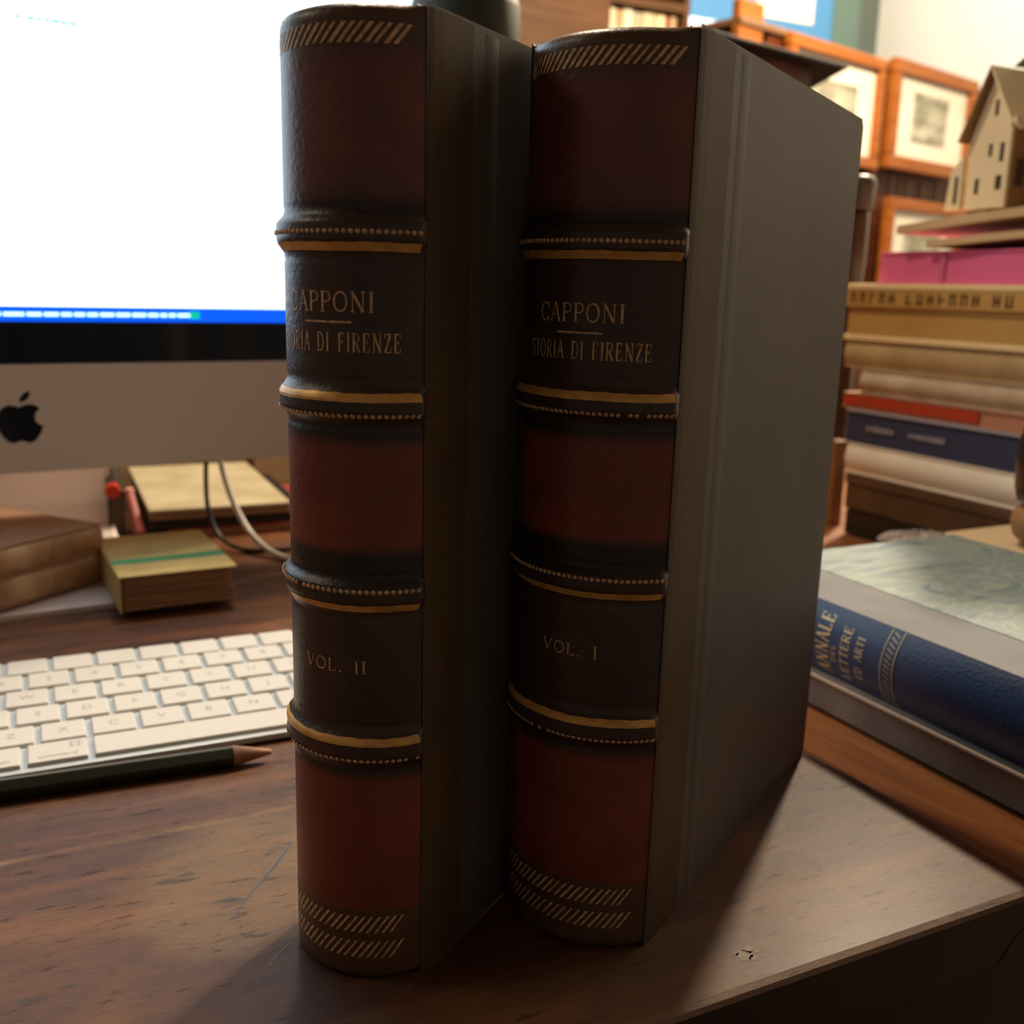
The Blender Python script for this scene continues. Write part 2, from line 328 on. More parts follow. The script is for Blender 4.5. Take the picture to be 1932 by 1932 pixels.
def scratch(pts, w_, m, nm):
    g = MB(); stroke_quads(g, pts, w_, lambda s, t_: (s, t_, .75008), .003); return g.build(nm, m, desk)
scratch([(.077, .316), (.0735, .3105), (.069, .304), (.063, .297), (.057, .290), (.050, .280)], .0006, mat('blue_grey_scratch', (.05, .045, .055), .5), 'scratch')
scratch([(.0745, .3135), (.0690, .3048), (.064, .2990)], .0007, mat('grey_scratch', (.09, .08, .09), .5), 'scratch')
scratch([(.063, .262), (.058, .258), (.055, .254)], .0004, mat('dark_scratch', (.04, .025, .02), .5), 'scratch')
g = MB()
for cx, cy, rr in ((.1795, .2030, .0022), (.1822, .2048, .0014), (.1812, .2012, .0011), (.1840, .2032, .0008), (.1775, .2046, .0007)):
    g.add([(cx + rr * 1.3 * math.cos(a) * (1 + .22 * math.sin(3 * a + cx * 9000) + .15 * math.sin(7 * a)), cy + rr * math.sin(a) * (1 + .2 * math.cos(4 * a + cy * 7000)), .75006) for a in [i * math.pi / 12 for i in range(24)]], [tuple(range(24))])
g.build('ink_stain', mat('grey_ink_stain', (.10, .07, .065), .6, col2=(.20, .13, .09), scale=500, spec=.4), desk)
ap = MB().box(-.58, 1.0, .225, .245, .56, .714).build('front_apron', M_edge, desk, bevel=.002)
MB().box(-.58, 1.0, .84, .86, .56, .714).build('rear_apron', M_edge, desk, bevel=.002)
for x, y in ((-.60, .215), (.98, .215), (-.60, .83), (.98, .83)):
    MB().prism([(x, y), (x + .05, y), (x + .05, y + .05), (x, y + .05)], 0, .714).build('leg', M_edge, desk, bevel=.004)

# ------------------------------------------------------------ the two leather-spined volumes
H = .2475
def prof_r(z):          # raised bands and creases of the spine, z in mm -> offset in mm
    def bump(a, b, c, d, h): # rises a..b, falls c..d
        if z <= a or z >= d: return 0
        if z < b: t = (z - a) / (b - a)
        elif z > c: t = (d - z) / (d - c)
        else: t = 1
        return h * (t * t * (3 - 2 * t))
    r = 0
    for a, b, c, d in ((192.5, 196.2, 199.6, 202.2), (152.4, 155.2, 158.2, 162.2), (104.2, 108.2, 111.2, 113.4), (62.6, 65.8, 69.6, 73.2)):
        r = max(r, bump(a, b, c, d, 1.9))
    for a, d in ((202.4, 204.2), (190.8, 192.2), (162.4, 163.8), (150.6, 152.2), (113.6, 115), (102.6, 104), (73.4, 74.8), (60.8, 62.4)):
        m = (a + d) / 2; r -= bump(a, m, m, d, .28)
    return r
def volume(name, label, loc, rz, T, sag, W, strip, vol, vx, dz=0, tilt=0):
    t = thing(name, label, 'book', loc, rz, 'leather-spined volumes standing on the desk')
    t.rotation_euler.y = tilt
    Rr = T * T / 8 / sag + sag / 2; half = math.asin(T / 2 / Rr); cy = Rr - sag
    def f(s, z, off=0.):
        r = Rr + prof_r(z * 1000) * .001 * min(1, max(0, (half - abs(s / Rr)) / .06)) + off
        cf = min(1, max(.15, (half - abs(s / Rr)) / .3))
        if z > H - .0035: r -= cf * (1 - math.sqrt(max(0, 1 - ((z - H + .0035) / .0035) ** 2))) * .0030
        if z < .0025: r -= (1 - math.sqrt(max(0, 1 - ((.0025 - z) / .0025) ** 2))) * .0018
        a = s / Rr
        return (r * math.sin(a), cy - r * math.cos(a), z)
    mb = MB(); NS = 56; zs = [H * i / 330 for i in range(331)]
    ss = [-half * Rr + 2 * half * Rr * j / NS for j in range(NS + 1)]
    rows = [[f(s, z) for s in ss] for z in zs]
    mb.grid(rows)
    inner = [[(x * .94, y * .86 + .0012, z) for x, y, z in r] for r in (rows[0], rows[-1])]
    mb.grid([inner[0], rows[0]]); mb.grid([rows[-1], inner[1]])
    mb.grid([[(r[0][0], r[0][1], r[0][2]) for r in rows], [(r[0][0] + .003, .003, r[0][2]) for r in rows]])
    mb.grid([[(r[-1][0] - .003, .003, r[-1][2]) for r in rows], [(r[-1][0], r[-1][1], r[-1][2]) for r in rows]])
    sp = mb.build('spine', M_spine, t, smooth=True)
    # gilding, each strip of its own
    lim = half * Rr - .0022
    def fil(z0, z1, seed):
        g = MB(); n = 90; rnd = random.Random(seed); rows = []
        ph = rnd.random() * 6
        for zf in (0, .33, .66, 1):
            row = []
            for j in range(n + 1):
                s = -lim + 2 * lim * j / n
                wob = .00008 * math.sin(s * 310 + ph) + .00006 * math.sin(s * 1130 + 2 * ph)
                row.append(f(s, z0 + (z1 - z0) * zf + wob * (1 if zf > .5 else .5), .00016))
            rows.append(row)
        g.grid(rows); g.build('gilt_fillet', M_gold, sp)
    for i, (a, b) in enumerate(((.1932, .1952), (.1580, .1601), (.1051, .1071), (.0693, .0713))): fil(a, b, i + int(T * 1e4))
    for z in (.1976, .1545, .1107, .0651):
        g = MB(); nb = int(2 * lim / .00152)
        for j in range(nb + 1):
            s = -lim + .0006 + (2 * lim - .0012) * j / nb
            if random.random() < .03: continue
            c0 = [f(s + .00060 * math.cos(a), z + .00060 * math.sin(a), .0001) for a in [i * math.pi / 4 for i in range(8)]]
            c1 = [f(s + .00045 * math.cos(a), z + .00045 * math.sin(a), .0004) for a in [i * math.pi / 4 for i in range(8)]]
            cc = f(s, z, .00022)
            g.add(c0 + c1 + [cc], [(i, (i + 1) % 8, 8 + (i + 1) % 8, 8 + i) for i in range(8)] + [(8 + i, 8 + (i + 1) % 8, 16) for i in range(8)])
        g.build('gilt_bead_row', M_gilt2, sp, smooth=True)
    for z0, z1, pitch, wd in ((.2386, .2430, .00215, .00105), (.0143, .0192, .0021, .00075), (.0068, .0118, .0021, .00075)):
        g = MB(); n = int((2 * lim - .004) / pitch)
        for j in range(n):
            s = -lim + pitch * j + .0004 + random.uniform(-.0001, .0001); w2 = wd * random.uniform(.75, 1.12)
            rows = [[f(s + .0036 * q / 6 + e * w2, z0 + (z1 - z0) * q / 6, .00012) for e in (0, .5, 1)] for q in range(7)]
            g.grid(rows)
        g.build('gilt_hatch_band', M_gilt2, sp)
    g = MB(); ff = lambda s, z: f(s, z, .00013)
    write(g, 'CAPPONI', -.0125 + vx, .0128 + vx, .1774 + dz, .1822 + dz, ff)
    stroke_quads(g, [(-.0060 + vx, .1747 + dz * 1.2), (.0072 + vx, .1747 + dz * 1.2)], .0005, ff, .0007)
    g.build('author_lettering', M_gilt2, sp); g = MB()
    write(g, 'STORIA DI FIRENZE', -.0170 + vx * .5, .0198 + vx * .5, .1680 + dz, .1726 + dz, ff, gap=.16, weight=.95)
    g.build('title_lettering', M_gilt2, sp); g = MB()
    write(g, vol, (-.0078 if 'II' in vol else -.0068) + vx, (.0104 if 'II' in vol else .0100) + vx, .0880 + dz * .3, .0914 + dz * .3, ff, gap=.12)
    g.build('volume_lettering', M_gilt2, sp)
    # boards, quarter leather strips, text block
    for sx in (1, -1):
        x1 = sx * T / 2; x0 = x1 - sx * .0030; c = .0020
        b = MB(); pts = [(0, 0), (W - c, 0), (W, c), (W, H - c), (W - c, H), (0, H)]
        vs = [(x0, y, z) for y, z in pts] + [(x1, y, z) for y, z in pts]; n = 6
        b.add(vs, [tuple(range(n))[::-sx], tuple(range(n, 2 * n))[::sx]] + [(i, i + n, (i + 1) % n + n, (i + 1) % n)[::sx] for i in range(n)])
        bo = b.build('cover_board', M_cloth, t, bevel=.0008)
        m = MB(); y0 = -.0002
        rows = []
        for q in range(45):
            z = H * q / 44
            rows.append([(x1 + sx * (.0001 + .0005 * min(1, u * 6)), y0 + strip * u + (.00025 * math.sin(q * 1.3) if u == 1 else 0), z) for u in (0, .1, .3, .6, .9, 1)] + [(x1 - sx * .0004, y0 + strip + .0002, z)])
        m.grid(rows if sx > 0 else [r[::-1] for r in rows])
        st = m.build('leather_strip', M_strip, bo); st['label'] = 'worn brown leather strip along the spine side of the board'
        # pressed joint line in the cloth
        m = MB(); yy = strip + .0095
        m.grid([[(x1 + sx * o_, yy + dy, z) for dy, o_ in [(.0034 * math.cos(a), .00003 + .00022 * math.sin(a) ** 2) for a in [math.pi * k / 8 for k in range(8, -1, -1)]]] for z in [.0006 + (H - .0012) * q / 20 for q in range(21)]])
        m.build('pressed_ridge', M_cloth, bo, smooth=True)
    pb = MB(); xs = T / 2 - .0032
    pb.box(-xs, xs, .0005, W - .005, .0035, H - .0035)
    pb.build('page_block', M_pages, t)
    return t
volume('leather_book', 'nearer upright volume with brown leather spine, gilt title and VOL. II', (.0809, .2529, 0), R(-55.8), .0432, .0140, .1535, .0185, 'VOL. II', .0014, .0017)
volume('leather_book', 'farther upright volume with brown leather spine and grey cloth board, gilt VOL. I', (.1436, .2393, .0001), R(-58.5), .0474, .0128, .1525, .0215, 'VOL. I', -.0004, .0001, R(.25))

# ------------------------------------------------------------ computer monitor
M_alu = mat('brushed_aluminium', (.84, .74, .70), .5, metal=.05, bump=.04, bscale=900)
M_screen = mat('lit_white_screen', (.72, .88, 1.0), .3, emit=2.0)
M_blue = mat('lit_blue_taskbar', (.0, .10, .95), .3, emit=1.0)
M_cyan = mat('lit_cyan_text', (.15, .75, 1.0), .3, emit=1.3)
M_cyan2 = mat('lit_pale_text', (.55, .97, 1.0), .3, emit=1.6)
M_green = mat('lit_green_icon', (.0, .55, .35), .3, emit=.9)
M_bez = mat('black_screen_glass', (.004, .009, .018), .12)  # black glass, veiling glow of the screen put in as a navy tint
mon = thing('computer_monitor', 'large silver all-in-one computer with glowing white screen behind the keyboard', 'computer', (.008, .6655, 0), R(4.5))
Wm = .264
b = MB().box(-Wm, Wm, .002, .012, .0712, .512)
b.prism([(-Wm + .01, .012), (Wm - .01, .012), (Wm - .10, .035), (-Wm + .10, .035)], .085, .50)
b.build('housing', M_alu, mon, bevel=.0015)
MB().box(-Wm, Wm, -.0005, .002, .0712, .1352).build('chin', M_alu, mon, bevel=.0008)
MB().box(-Wm, Wm, .0, .002, .1354, .512).build('bezel', M_bez, mon)
scr = MB().box(-Wm + .022, Wm - .0045 , -.0004, .0, .1608, .490).build('screen', M_screen, mon)
MB().box(-Wm + .022, Wm - .0045, -.0008, -.0004, .1597, .1684).build('taskbar', M_blue, scr)
rnd = random.Random(3)
g = MB(); x = -.06
while x < .094:
    l = rnd.choice((.004, .008, .011, .006)); g.box(x, x + l, -.0011, -.0008, .1628, .1650); x += l + .0012
g.build('taskbar_text', M_cyan2, scr)
MB().box(.1000, .1062, -.0011, -.0008, .1618, .1662).build('taskbar_icon', M_green, scr)
g = MB(); 
for x, l in ((.0130, .0026), (.0190, .0035), (.0236, .0024), (.0276, .0026), (.0312, .0042), (.0362, .0030), (.0402, .0038)): g.box(x, x + l, -.0008, -.0004, .3232, .3250)
g.build('screen_text', M_cyan, scr)
# bitten fruit emblem on the chin
g = MB()
ol = [(0, .80), (.12, .86), (.30, .90), (.48, .86), (.62, .74), (.50, .64), (.44, .50), (.46, .34), (.56, .22), (.68, .17), (.60, -.05), (.46, -.26), (.32, -.36), (.18, -.36), (.05, -.30), (-.06, -.30), (-.20, -.36), (-.34, -.34), (-.50, -.20), (-.64, .04), (-.70, .32), (-.66, .58), (-.52, .78), (-.34, .88), (-.16, .86)]
sc = .0180
g.add([(x * sc, -.0008, z * sc + .0958) for x, z in ol] + [(x * sc, -.0004, z * sc + .0958) for x, z in ol], [tuple(range(len(ol))), ] + [(i, (i + 1) % len(ol), (i + 1) % len(ol) + len(ol), i + len(ol)) for i in range(len(ol))])
lf = [(.02, .96), (.03, 1.08), (.10, 1.20), (.22, 1.29), (.34, 1.32), (.34, 1.20), (.27, 1.08), (.16, .99)]
g.add([(x * sc, -.0008, z * sc + .0958) for x, z in lf], [tuple(range(len(lf)))])
g.build('emblem', M_bez, mon)['label'] = 'black bitten fruit emblem with leaf'
g = MB(); rows = []
pth = [(-.0605, .0), (-.0605, .003), (-.02, .0035), (.06, .004), (.095, .006), (.112, .013), (.118, .026), (.112, .05), (.098, .085), (.075, .14), (.05, .20), (.036, .24)]
for y, z in pth: rows.append([(xx, y, z) for xx in (-.122, .066)])
g.grid(rows)
back = [(y + .004, max(0, z - .003) if y < .1 else z) for y, z in pth[1:]]
g.grid([[(xx, y, z) for xx in (.066, -.122)] for y, z in [pth[0]] + back])
for xx in (-.122, .066):
    a = [(xx, y, z) for y, z in pth]; bb = [(xx, y, z) for y, z in [pth[0]] + back]; g.grid([a, bb] if xx > 0 else [bb, a])
g.build('stand', M_alu, mon, smooth=False)

# ------------------------------------------------------------ keyboard
M_key = mat('white_key_plastic', (.60, .58, .53), .45)
M_tray = mat('pale_keyboard_aluminium', (.48, .54, .57), .4, metal=.15)
M_leg = mat('grey_key_print', (.33, .33, .33), .6)
kb = thing('keyboard', 'slim white keyboard lying on the desk in front of the monitor', 'keyboard', (0, .4, 0), R(-1.2))
zt = lambda y: .0040 + (y + .003) * .058
g = MB(); g.add([(-.0615, -.003, .001), (.2170, -.003, .001), (.2170, .1040, .001), (-.0615, .1040, .001), (-.0615, -.003, zt(-.003)), (.2170, -.003, zt(-.003)), (.2170, .1040, zt(.1040)), (-.0615, .1040, zt(.1040))],
      [(0, 3, 2, 1), (4, 5, 6, 7), (0, 1, 5, 4), (1, 2, 6, 5), (2, 3, 7, 6), (3, 0, 4, 7)])
g.build('tray', M_tray, kb, bevel=.0008)
U = .0190; L0 = -.0588
rows_ = [(.0000, [('fn', L0, 1), ('control', L0 + U, 1), ('option', -.0210, 1), ('command', -.002, 1.25), ('', .0218, 5.0), ('command', .0218 + 5 * U, 1.25), ('option', .0218 + 6.25 * U, 1), ('', .0218 + 7.25 * U, 1), ('', .0218 + 8.25 * U, 1), ('', .0218 + 9.25 * U, 1)]),
 (.0170, [('', L0, 2.25)] + [(c, -.016 + i * U, 1) for i, c in enumerate('ZXCVBNM,.-')] + [('', -.016 + 10 * U, 2.2)]),
 (.0347, [('', L0, 1.75)] + [(c, -.025 + i * U, 1) for i, c in enumerate('ASDFGHJKL;\'')] + [('', -.025 + 11 * U, 1.6)]),
 (.0523, [('', L0, 1.5)] + [(c, -.029 + i * U, 1) for i, c in enumerate('QWERTYUIOP[]')] + [('', -.029 + 12 * U, .95)]),
 (.0697, [(c, -.0580 + i * U, 1) for i, c in enumerate('<1234567890=+')] + [('', -.0580 + 13 * U, 1.4)]),
 (.0862, [('esc', L0, 1.45)] + [('', -.0285 + i * U, 1) for i in range(12)])]
g0 = .0019
for y, ks in rows_:
    kh = .0157
    for c, x, wu in ks:
        kw = wu * U - g0
        if x + kw > .2155: kw = .2155 - x
        zb, zf = zt(y) - .0002, zt(y + kh) - .0002; e = .0004; hk = .0019
        k = MB()
        k.add([(x, y, zb), (x + kw, y, zb), (x + kw, y + kh, zf), (x, y + kh, zf), (x + e, y + e, zb + hk), (x + kw - e, y + e, zb + hk), (x + kw - e, y + kh - e, zf + hk), (x + e, y + kh - e, zf + hk)],
              [(0, 3, 2, 1), (4, 5, 6, 7), (0, 1, 5, 4), (1, 2, 6, 5), (2, 3, 7, 6), (3, 0, 4, 7)])
        ko = k.build('key', M_key, kb, bevel=.0005)
        if c:
            vs, fs = text_geo(c, .0058 if len(c) == 1 else .0036)
            cx, cyy = x + kw / 2, y + kh / 2
            if len(c) > 1: cyy = y + .0040
            lg = MB(); lg.add([(cx + a, cyy + b_, zt(cyy + b_) - .0002 + hk + .00006) for a, b_, _ in vs], fs)
            if c == 'command':
                q = .0013; px, py = x + kw - .0045, y + kh - .0045
                pl = [(q, -q)] + [(q * 1.7 + q * .7 * math.cos(a), -q * 1.7 + q * .7 * math.sin(a)) for a in [R(180 - 270 * i / 6) for i in range(0)]]
                for a, b_ in (((-1, -1), (-1, 1)), ((1, -1), (1, 1)), ((-1, -1), (1, -1)), ((-1, 1), (1, 1))):
                    stroke_quads(lg, [(px + a[0] * q - (.9 * q if a[1] == b_[1] else 0), py + a[1] * q - (.9 * q if a[0] == b_[0] else 0)), (px + b_[0] * q + (.9 * q if a[1] == b_[1] else 0), py + b_[1] * q + (.9 * q if a[0] == b_[0] else 0))], .0004, lambda s, t_: (s, t_, zt(t_) - .0002 + hk + .00006), .002)
            lg.build('key_legend', M_leg, ko)

# ------------------------------------------------------------ pencil
pn = thing('pencil', 'dark green pencil lying against the front edge of the keyboard', 'pencil', (0, 0, 0))
A = Vector((-.092, .3908, .0042)); B = Vector((.0705, .3805, .0042)); dr = (B - A).normalized()
g = MB(); g.tube([A, B], .0042, 6); g.build('barrel', mat('dark_green_lacquer', (.012, .016, .010), .3, coat=.3), pn, bevel=.0003)
g = MB(); g.tube([B, B + dr * .0145 + Vector((0, 0, -.0006)), B + dr * .0150 + Vector((0, 0, -.0006))], [.0041, .0011, .0008], 16); g.build('sharpened_tip', mat('bare_pencil_wood', (.42, .22, .13), .7, col2=(.33, .15, .09), scale=90), pn, smooth=True)

# ------------------------------------------------------------ notepad, old book, pile behind
M_yel = mat('yellow_card', (.68, .51, .20), .6, col2=(.60, .43, .15), scale=40)
M_yelp = mat('yellowed_leaves', (.42, .22, .10), .75, col2=(.28, .13, .055), scale=3.5, stretch=(6, 6, 260), bump=.4, bscale=8)
npd = thing('notebook', 'small thick yellow notebook with a green stripe on its cover', 'notebook', (.0505, .583, .0044), R(2.5))
g = MB()
for i in range(8):
    z = .0004 + i * .0025; o1, o2 = random.uniform(-.0016, .0012), random.uniform(-.001, .001)
    g.box(.0012, .0615 + o1, .001 + o2 - .004 * (1 - i / 8) * .5, .092, z, z + .0023)
g.build('page_block', M_yelp, npd, bevel=.0006)
cv = MB().box(0, .0635, -.0035, .0935, .0203, .0211)
cv.box(-.0012, .0, -.0035, .0935, .0, .0211)
cvo = cv.build('cover', M_yel, npd, bevel=.0004)
MB().box(-.0008, .0633, .0235, .0335, .0211, .0213).build('stripe', mat('green_stripe', (.07, .40, .18), .5), cvo)['label'] = 'bright green stripe'
g = MB()
for k, (x0, y0) in enumerate([(.014, .045), (.018, .050), (.024, .042), (.030, .046), (.034, .052), (.031, .040), (.038, .043)]):
    stroke_quads(g, [(x0, y0), (x0 + .004, y0 + .004 * (-1) ** k), (x0 + .007, y0 + .001)], .0006, lambda s, t_: (s, t_, .02118), .003)
for k in range(9): stroke_quads(g, [(.008 + k * .0035, .009), (.0102 + k * .0035, .0105)], .0006, lambda s, t_: (s, t_, .02118), .003)
g.build('drawn_marks', M_black, cvo)

M_old = mat('scuffed_tan_leather', (.42, .21, .09), .6, col2=(.72, .48, .26), scale=45, bump=.5, bscale=160, lo=.42, hi=.68)
M_oldc = mat('brown_paper_cover', (.36, .19, .095), .65, col2=(.44, .25, .14), scale=20)
def old_book(label, z, h, dx, cover, wave):
    ob = thing('old_book', label, 'book', (.0475 + dx, .6540 + dx * .8, z), R(38), 'old leather books on the monitor stand')
    rows = []   # local -x runs along the spine to the left, +y goes back
    for i in range(60):
        x = -.17 * i / 59
        rib = .0010 * max(0, math.cos((x + wave) / .036 * 2 * math.pi)) ** 6
        rows.append([(x, (-.0035 - rib) * math.sin(math.pi * q / 10), .0012 + (h - .0024) * (1 - math.cos(math.pi * q / 10)) / 2) for q in range(11)])
    MB().grid(rows).build('spine', M_old, ob, smooth=True)
    MB().box(-.17, .001, -.0015, .100, h - .0016, h).build('front_cover', cover, ob, bevel=.0004)
    MB().box(-.17, .001, -.0015, .100, 0, .0016).build('back_cover', cover, ob, bevel=.0004)
    MB().box(-.168, -.002, .001, .097, .0016, h - .0016).build('page_block', M_pages, ob)
old_book('lower of two scuffed tan leather books lying on the monitor stand', .0052, .0180, 0, M_oldc, .012)
old_book('upper of two scuffed leather books on the monitor stand, with a brown paper cover', .0233, .0170, -.0015, M_oldc, .02)

pil = (.0890, .7560, 0)
rb = thing('red_book', 'thin red book at the bottom of the pile under the pale box', 'book', (.100, .762, 0), R(-3))
MB().box(0, .145, 0, .15, 0, .0012).box(0, .145, 0, .15, .0058, .0070).box(.0, .002, 0, .15, 0, .007).build('cover', mat('dull_red_cloth', (.26, .03, .025), .6), rb)
MB().box(.002, .142, .003, .147, .0012, .0058).build('page_block', M_pages, rb)
bk2 = thing('black_case', 'flat black case between the red book and the pale box', 'case', (.0890, .764, .0072), R(-2))
MB().box(0, .118, 0, .165, 0, .0050).build('case_base', M_black, bk2, bevel=.001)
MB().box(0, .118, 0, .165, .0051, .0072).build('case_lid', M_black, bk2, bevel=.001)
bx = thing('picture_box', 'flat box with a dusty pale beige lid lying behind the yellow notebook', 'box', (.0890, .7620, .0146), R(-2))
M_dust = mat('dusty_beige_paper', (.42, .36, .22), .38, col2=(.56, .50, .34), scale=22, bump=.5, bscale=60, bdist=.002)
MB().box(0, .100, 0, .185, 0, .0060).build('box_base', mat('brown_box_side', (.24, .14, .075), .7), bx, bevel=.0005)
MB().box(-.001, .101, -.001, .186, .0060, .0085).build('box_lid', M_dust, bx, bevel=.0006)

mk = thing('marker_pen', 'dark marker with a round red end cap beside the pile', 'pen', (0, 0, 0))
g = MB(); g.tube([(.0640, .757, .0405), (.0700, .86, .0455)], .0040, 14); g.build('barrel', M_black, mk, smooth=False)
g = MB(); g.tube([(.0636, .7505, .0402), (.0640, .757, .0405)], [.0048, .0052], 14); g.build('end_cap', mat('bright_red_plastic', (.55, .03, .02), .35), mk)
db = thing('dark_notebook', 'dark notebook standing on edge left of the pale box', 'notebook', (.062, .775, 0), R(-4))
MB().box(0, .0016, 0, .13, 0, .036).box(.0094, .011, 0, .13, 0, .036).build('cover', mat('dark_brown_cloth', (.035, .022, .015), .6), db)
MB().box(.0016, .0094, .002, .128, .001, .035).build('page_block', mat('dark_edges', (.10, .06, .04), .8), db)
rp = thing('coloured_pencil', 'pinkish red pencil leaning down beside the pale box', 'pencil', (0, 0, 0))
g = MB(); g.tube([(.0820, .765, .0048), (.0790, .7985, .0290)], .0036, 10); g.build('barrel', mat('pink_red_lacquer', (.30, .07, .055), .4), rp)
g = MB(); g.tube([(.0790, .7985, .0290), (.0788, .8005, .0305)], [.0044, .0040], 12); g.build('end', mat('pale_pink_end', (.72, .34, .27), .5), rp)

fld = [('dark green folder lying low behind the pale box', (.02, .045, .02)), ('olive yellow folder lying behind the dark green one', (.28, .22, .05)), ('brown folder lying at the back right of the desk', (.14, .07, .03))]
for i, ((lb, cc), (x, y, z, w_)) in enumerate(zip(fld, [(.07, .955, 0, .13), (.205, .957, 0, .07), (.28, .955, 0, .10)])):
    t = thing('folder', lb, 'folder', (x, y, z), 0, 'folders at the back of the desk')
    MB().box(0, w_, 0, .05, .0, .0012).box(0, w_, 0, .05, .030, .0312).box(0, w_, .0488, .05, .0012, .030).build('cover', mat('folder_card_%d' % i, cc, .6), t)
    MB().box(.002, w_ - .002, .001, .048, .0012, .030).build('papers', M_pages, t)

def smooth_path(P, n=8):
    P = [Vector(p) for p in P]; out = []
    for i in range(len(P) - 1):
        p0, p1, p2, p3 = P[max(0, i - 1)], P[i], P[i + 1], P[min(len(P) - 1, i + 2)]
        for j in range(n):
            t = j / n; out.append(.5 * ((2 * p1) + (p2 - p0) * t + (2 * p0 - 5 * p1 + 4 * p2 - p3) * t * t + (3 * p1 - p0 - 3 * p2 + p3) * t ** 3))
    return out + [P[-1]]
M_wc = mat('white_cable_rubber', (.62, .60, .55), .5); M_bc = mat('black_cable_rubber', (.012, .014, .013), .5)
g = MB(); g.tube(smooth_path([(.129, .718, .125), (.130, .718, .085), (.134, .722, .055), (.142, .719, .028), (.151, .706, .010), (.161, .682, .0026), (.176, .654, .0022), (.20, .62, .0022), (.24, .60, .0022)]), .0021, 8)
tag(g.build('cable', M_wc, smooth=True), 'white cable hanging from the monitor and curving over the desk', 'cable')
g = MB(); g.tube(smooth_path([(.1245, .722, .125), (.1245, .724, .085), (.1235, .730, .05), (.125, .732, .025), (.131, .724, .008), (.143, .706, .0022), (.160, .700, .0018), (.178, .700, .0018), (.21, .71, .0018)]), .0017, 8)
tag(g.build('cable', M_bc, smooth=True), 'black cable hanging left of the white one behind the notebook', 'cable')

# ------------------------------------------------------------ right side: blue quarter-bound book on a grey one
M_blue_sp = mat('navy_book_cloth', (.020, .045, .13), .42, bump=.6, bscale=700, bdist=.0005, coat=.1)
def marble_mat():
    m = bpy.data.materials.new('marbled_blue_paper'); m.use_nodes = True; nt = m.node_tree; b = nt.nodes['Principled BSDF']; L = nt.links.new
    tc = nt.nodes.new('ShaderNodeTexCoord'); mp = nt.nodes.new('ShaderNodeMapping'); mp.inputs['Scale'].default_value = (14, 30, 14)
    L(tc.outputs['Object'], mp.inputs[0])
    n = nt.nodes.new('ShaderNodeTexNoise'); n.inputs['Scale'].default_value = 1; n.inputs['Detail'].default_value = 3; n.inputs['Distortion'].default_value = 2.6; L(mp.outputs[0], n.inputs[0])
    r = nt.nodes.new('ShaderNodeValToRGB'); e = r.color_ramp.elements
    e[0].position = .25; e[0].color = (0.056, 0.115, 0.152, 1); e[1].position = .78; e[1].color = (0.124, 0.216, 0.192, 1)
    for p, c in ((.36, (0.186, 0.259, 0.288, 1)), (.44, (0.236, 0.302, 0.288, 1)), (.48, (0.322, 0.389, 0.336, 1)), (.52, (0.223, 0.288, 0.304, 1)), (.60, (0.248, 0.310, 0.320, 1)), (.66, (0.124, 0.187, 0.216, 1))):
        x = e.new(p); x.color = c
    L(n.outputs['Fac'], r.inputs[0]); L(r.outputs[0], b.inputs['Base Color']); b.inputs['Roughness'].default_value = .65; b.inputs['Specular IOR Level'].default_value = .3
    return m
M_marb = marble_mat()
M_lav = mat('faded_lavender_cloth', (.125, .13, .150), .75, col2=(.16, .165, .18), scale=40, bump=.3, bscale=700, bdist=.0005)
gb = thing('grey_book', 'thin weathered grey book lying beneath the marbled blue one', 'book', (.3270, .165, 0), 0)
MB().box(-.0038, .159, -.001, .246, .0150, .0166).build('top_board', mat('highlit_board_edge', (.46, .36, .29), .6), gb, bevel=.0005)  # highlight along the cover lip put in as a paler, jutting board
MB().box(.0, .160, .0, .245, .0, .0016).box(.0, .0015, 0, .245, .0016, .0150).build('cover', mat('weathered_grey_card', (.16, .13, .115), .6, col2=(.26, .22, .20), scale=25, bump=.4, bscale=120), gb, bevel=.0004)
MB().box(.002, .157, .002, .243, .0018, .0148).build('page_block', M_pages, gb)
bb = thing('marbled_book', 'large blue cloth book with marbled paper cover and gilt spine lettering', 'book', (.3290, .165, .0168), 0)
Hb = .0335; Lb = .247
rows = []
def fb(y, z, off=0):   # spine surface, bulging to -x
    a = (z / Hb) * math.pi
    return (-.0065 * math.sin(a) ** .8 - off * math.sin(a) if 0 < a < math.pi else 0, y, z + (-off * math.cos(a)))
MB().grid([[fb(Lb * j / 40, Hb * q / 16) for j in range(41)] for q in range(17)][::-1]).build('spine', M_blue_sp, bb, smooth=True)
spn = [o for o in C.objects if o.parent == bb][0]
MB().box(.0, .166, 0, Lb, Hb - .003, Hb).box(.0, .166, 0, Lb, 0, .003).build('boards', M_lav, bb, bevel=.0006)
MB().box(.036, .1655, .001, Lb - .001, Hb, Hb + .0003).build('marbled_paper', M_marb, bb)
MB().box(.001, .162, .003, Lb - .003, .003, Hb - .003).build('page_block', M_pages, bb)
g = MB()
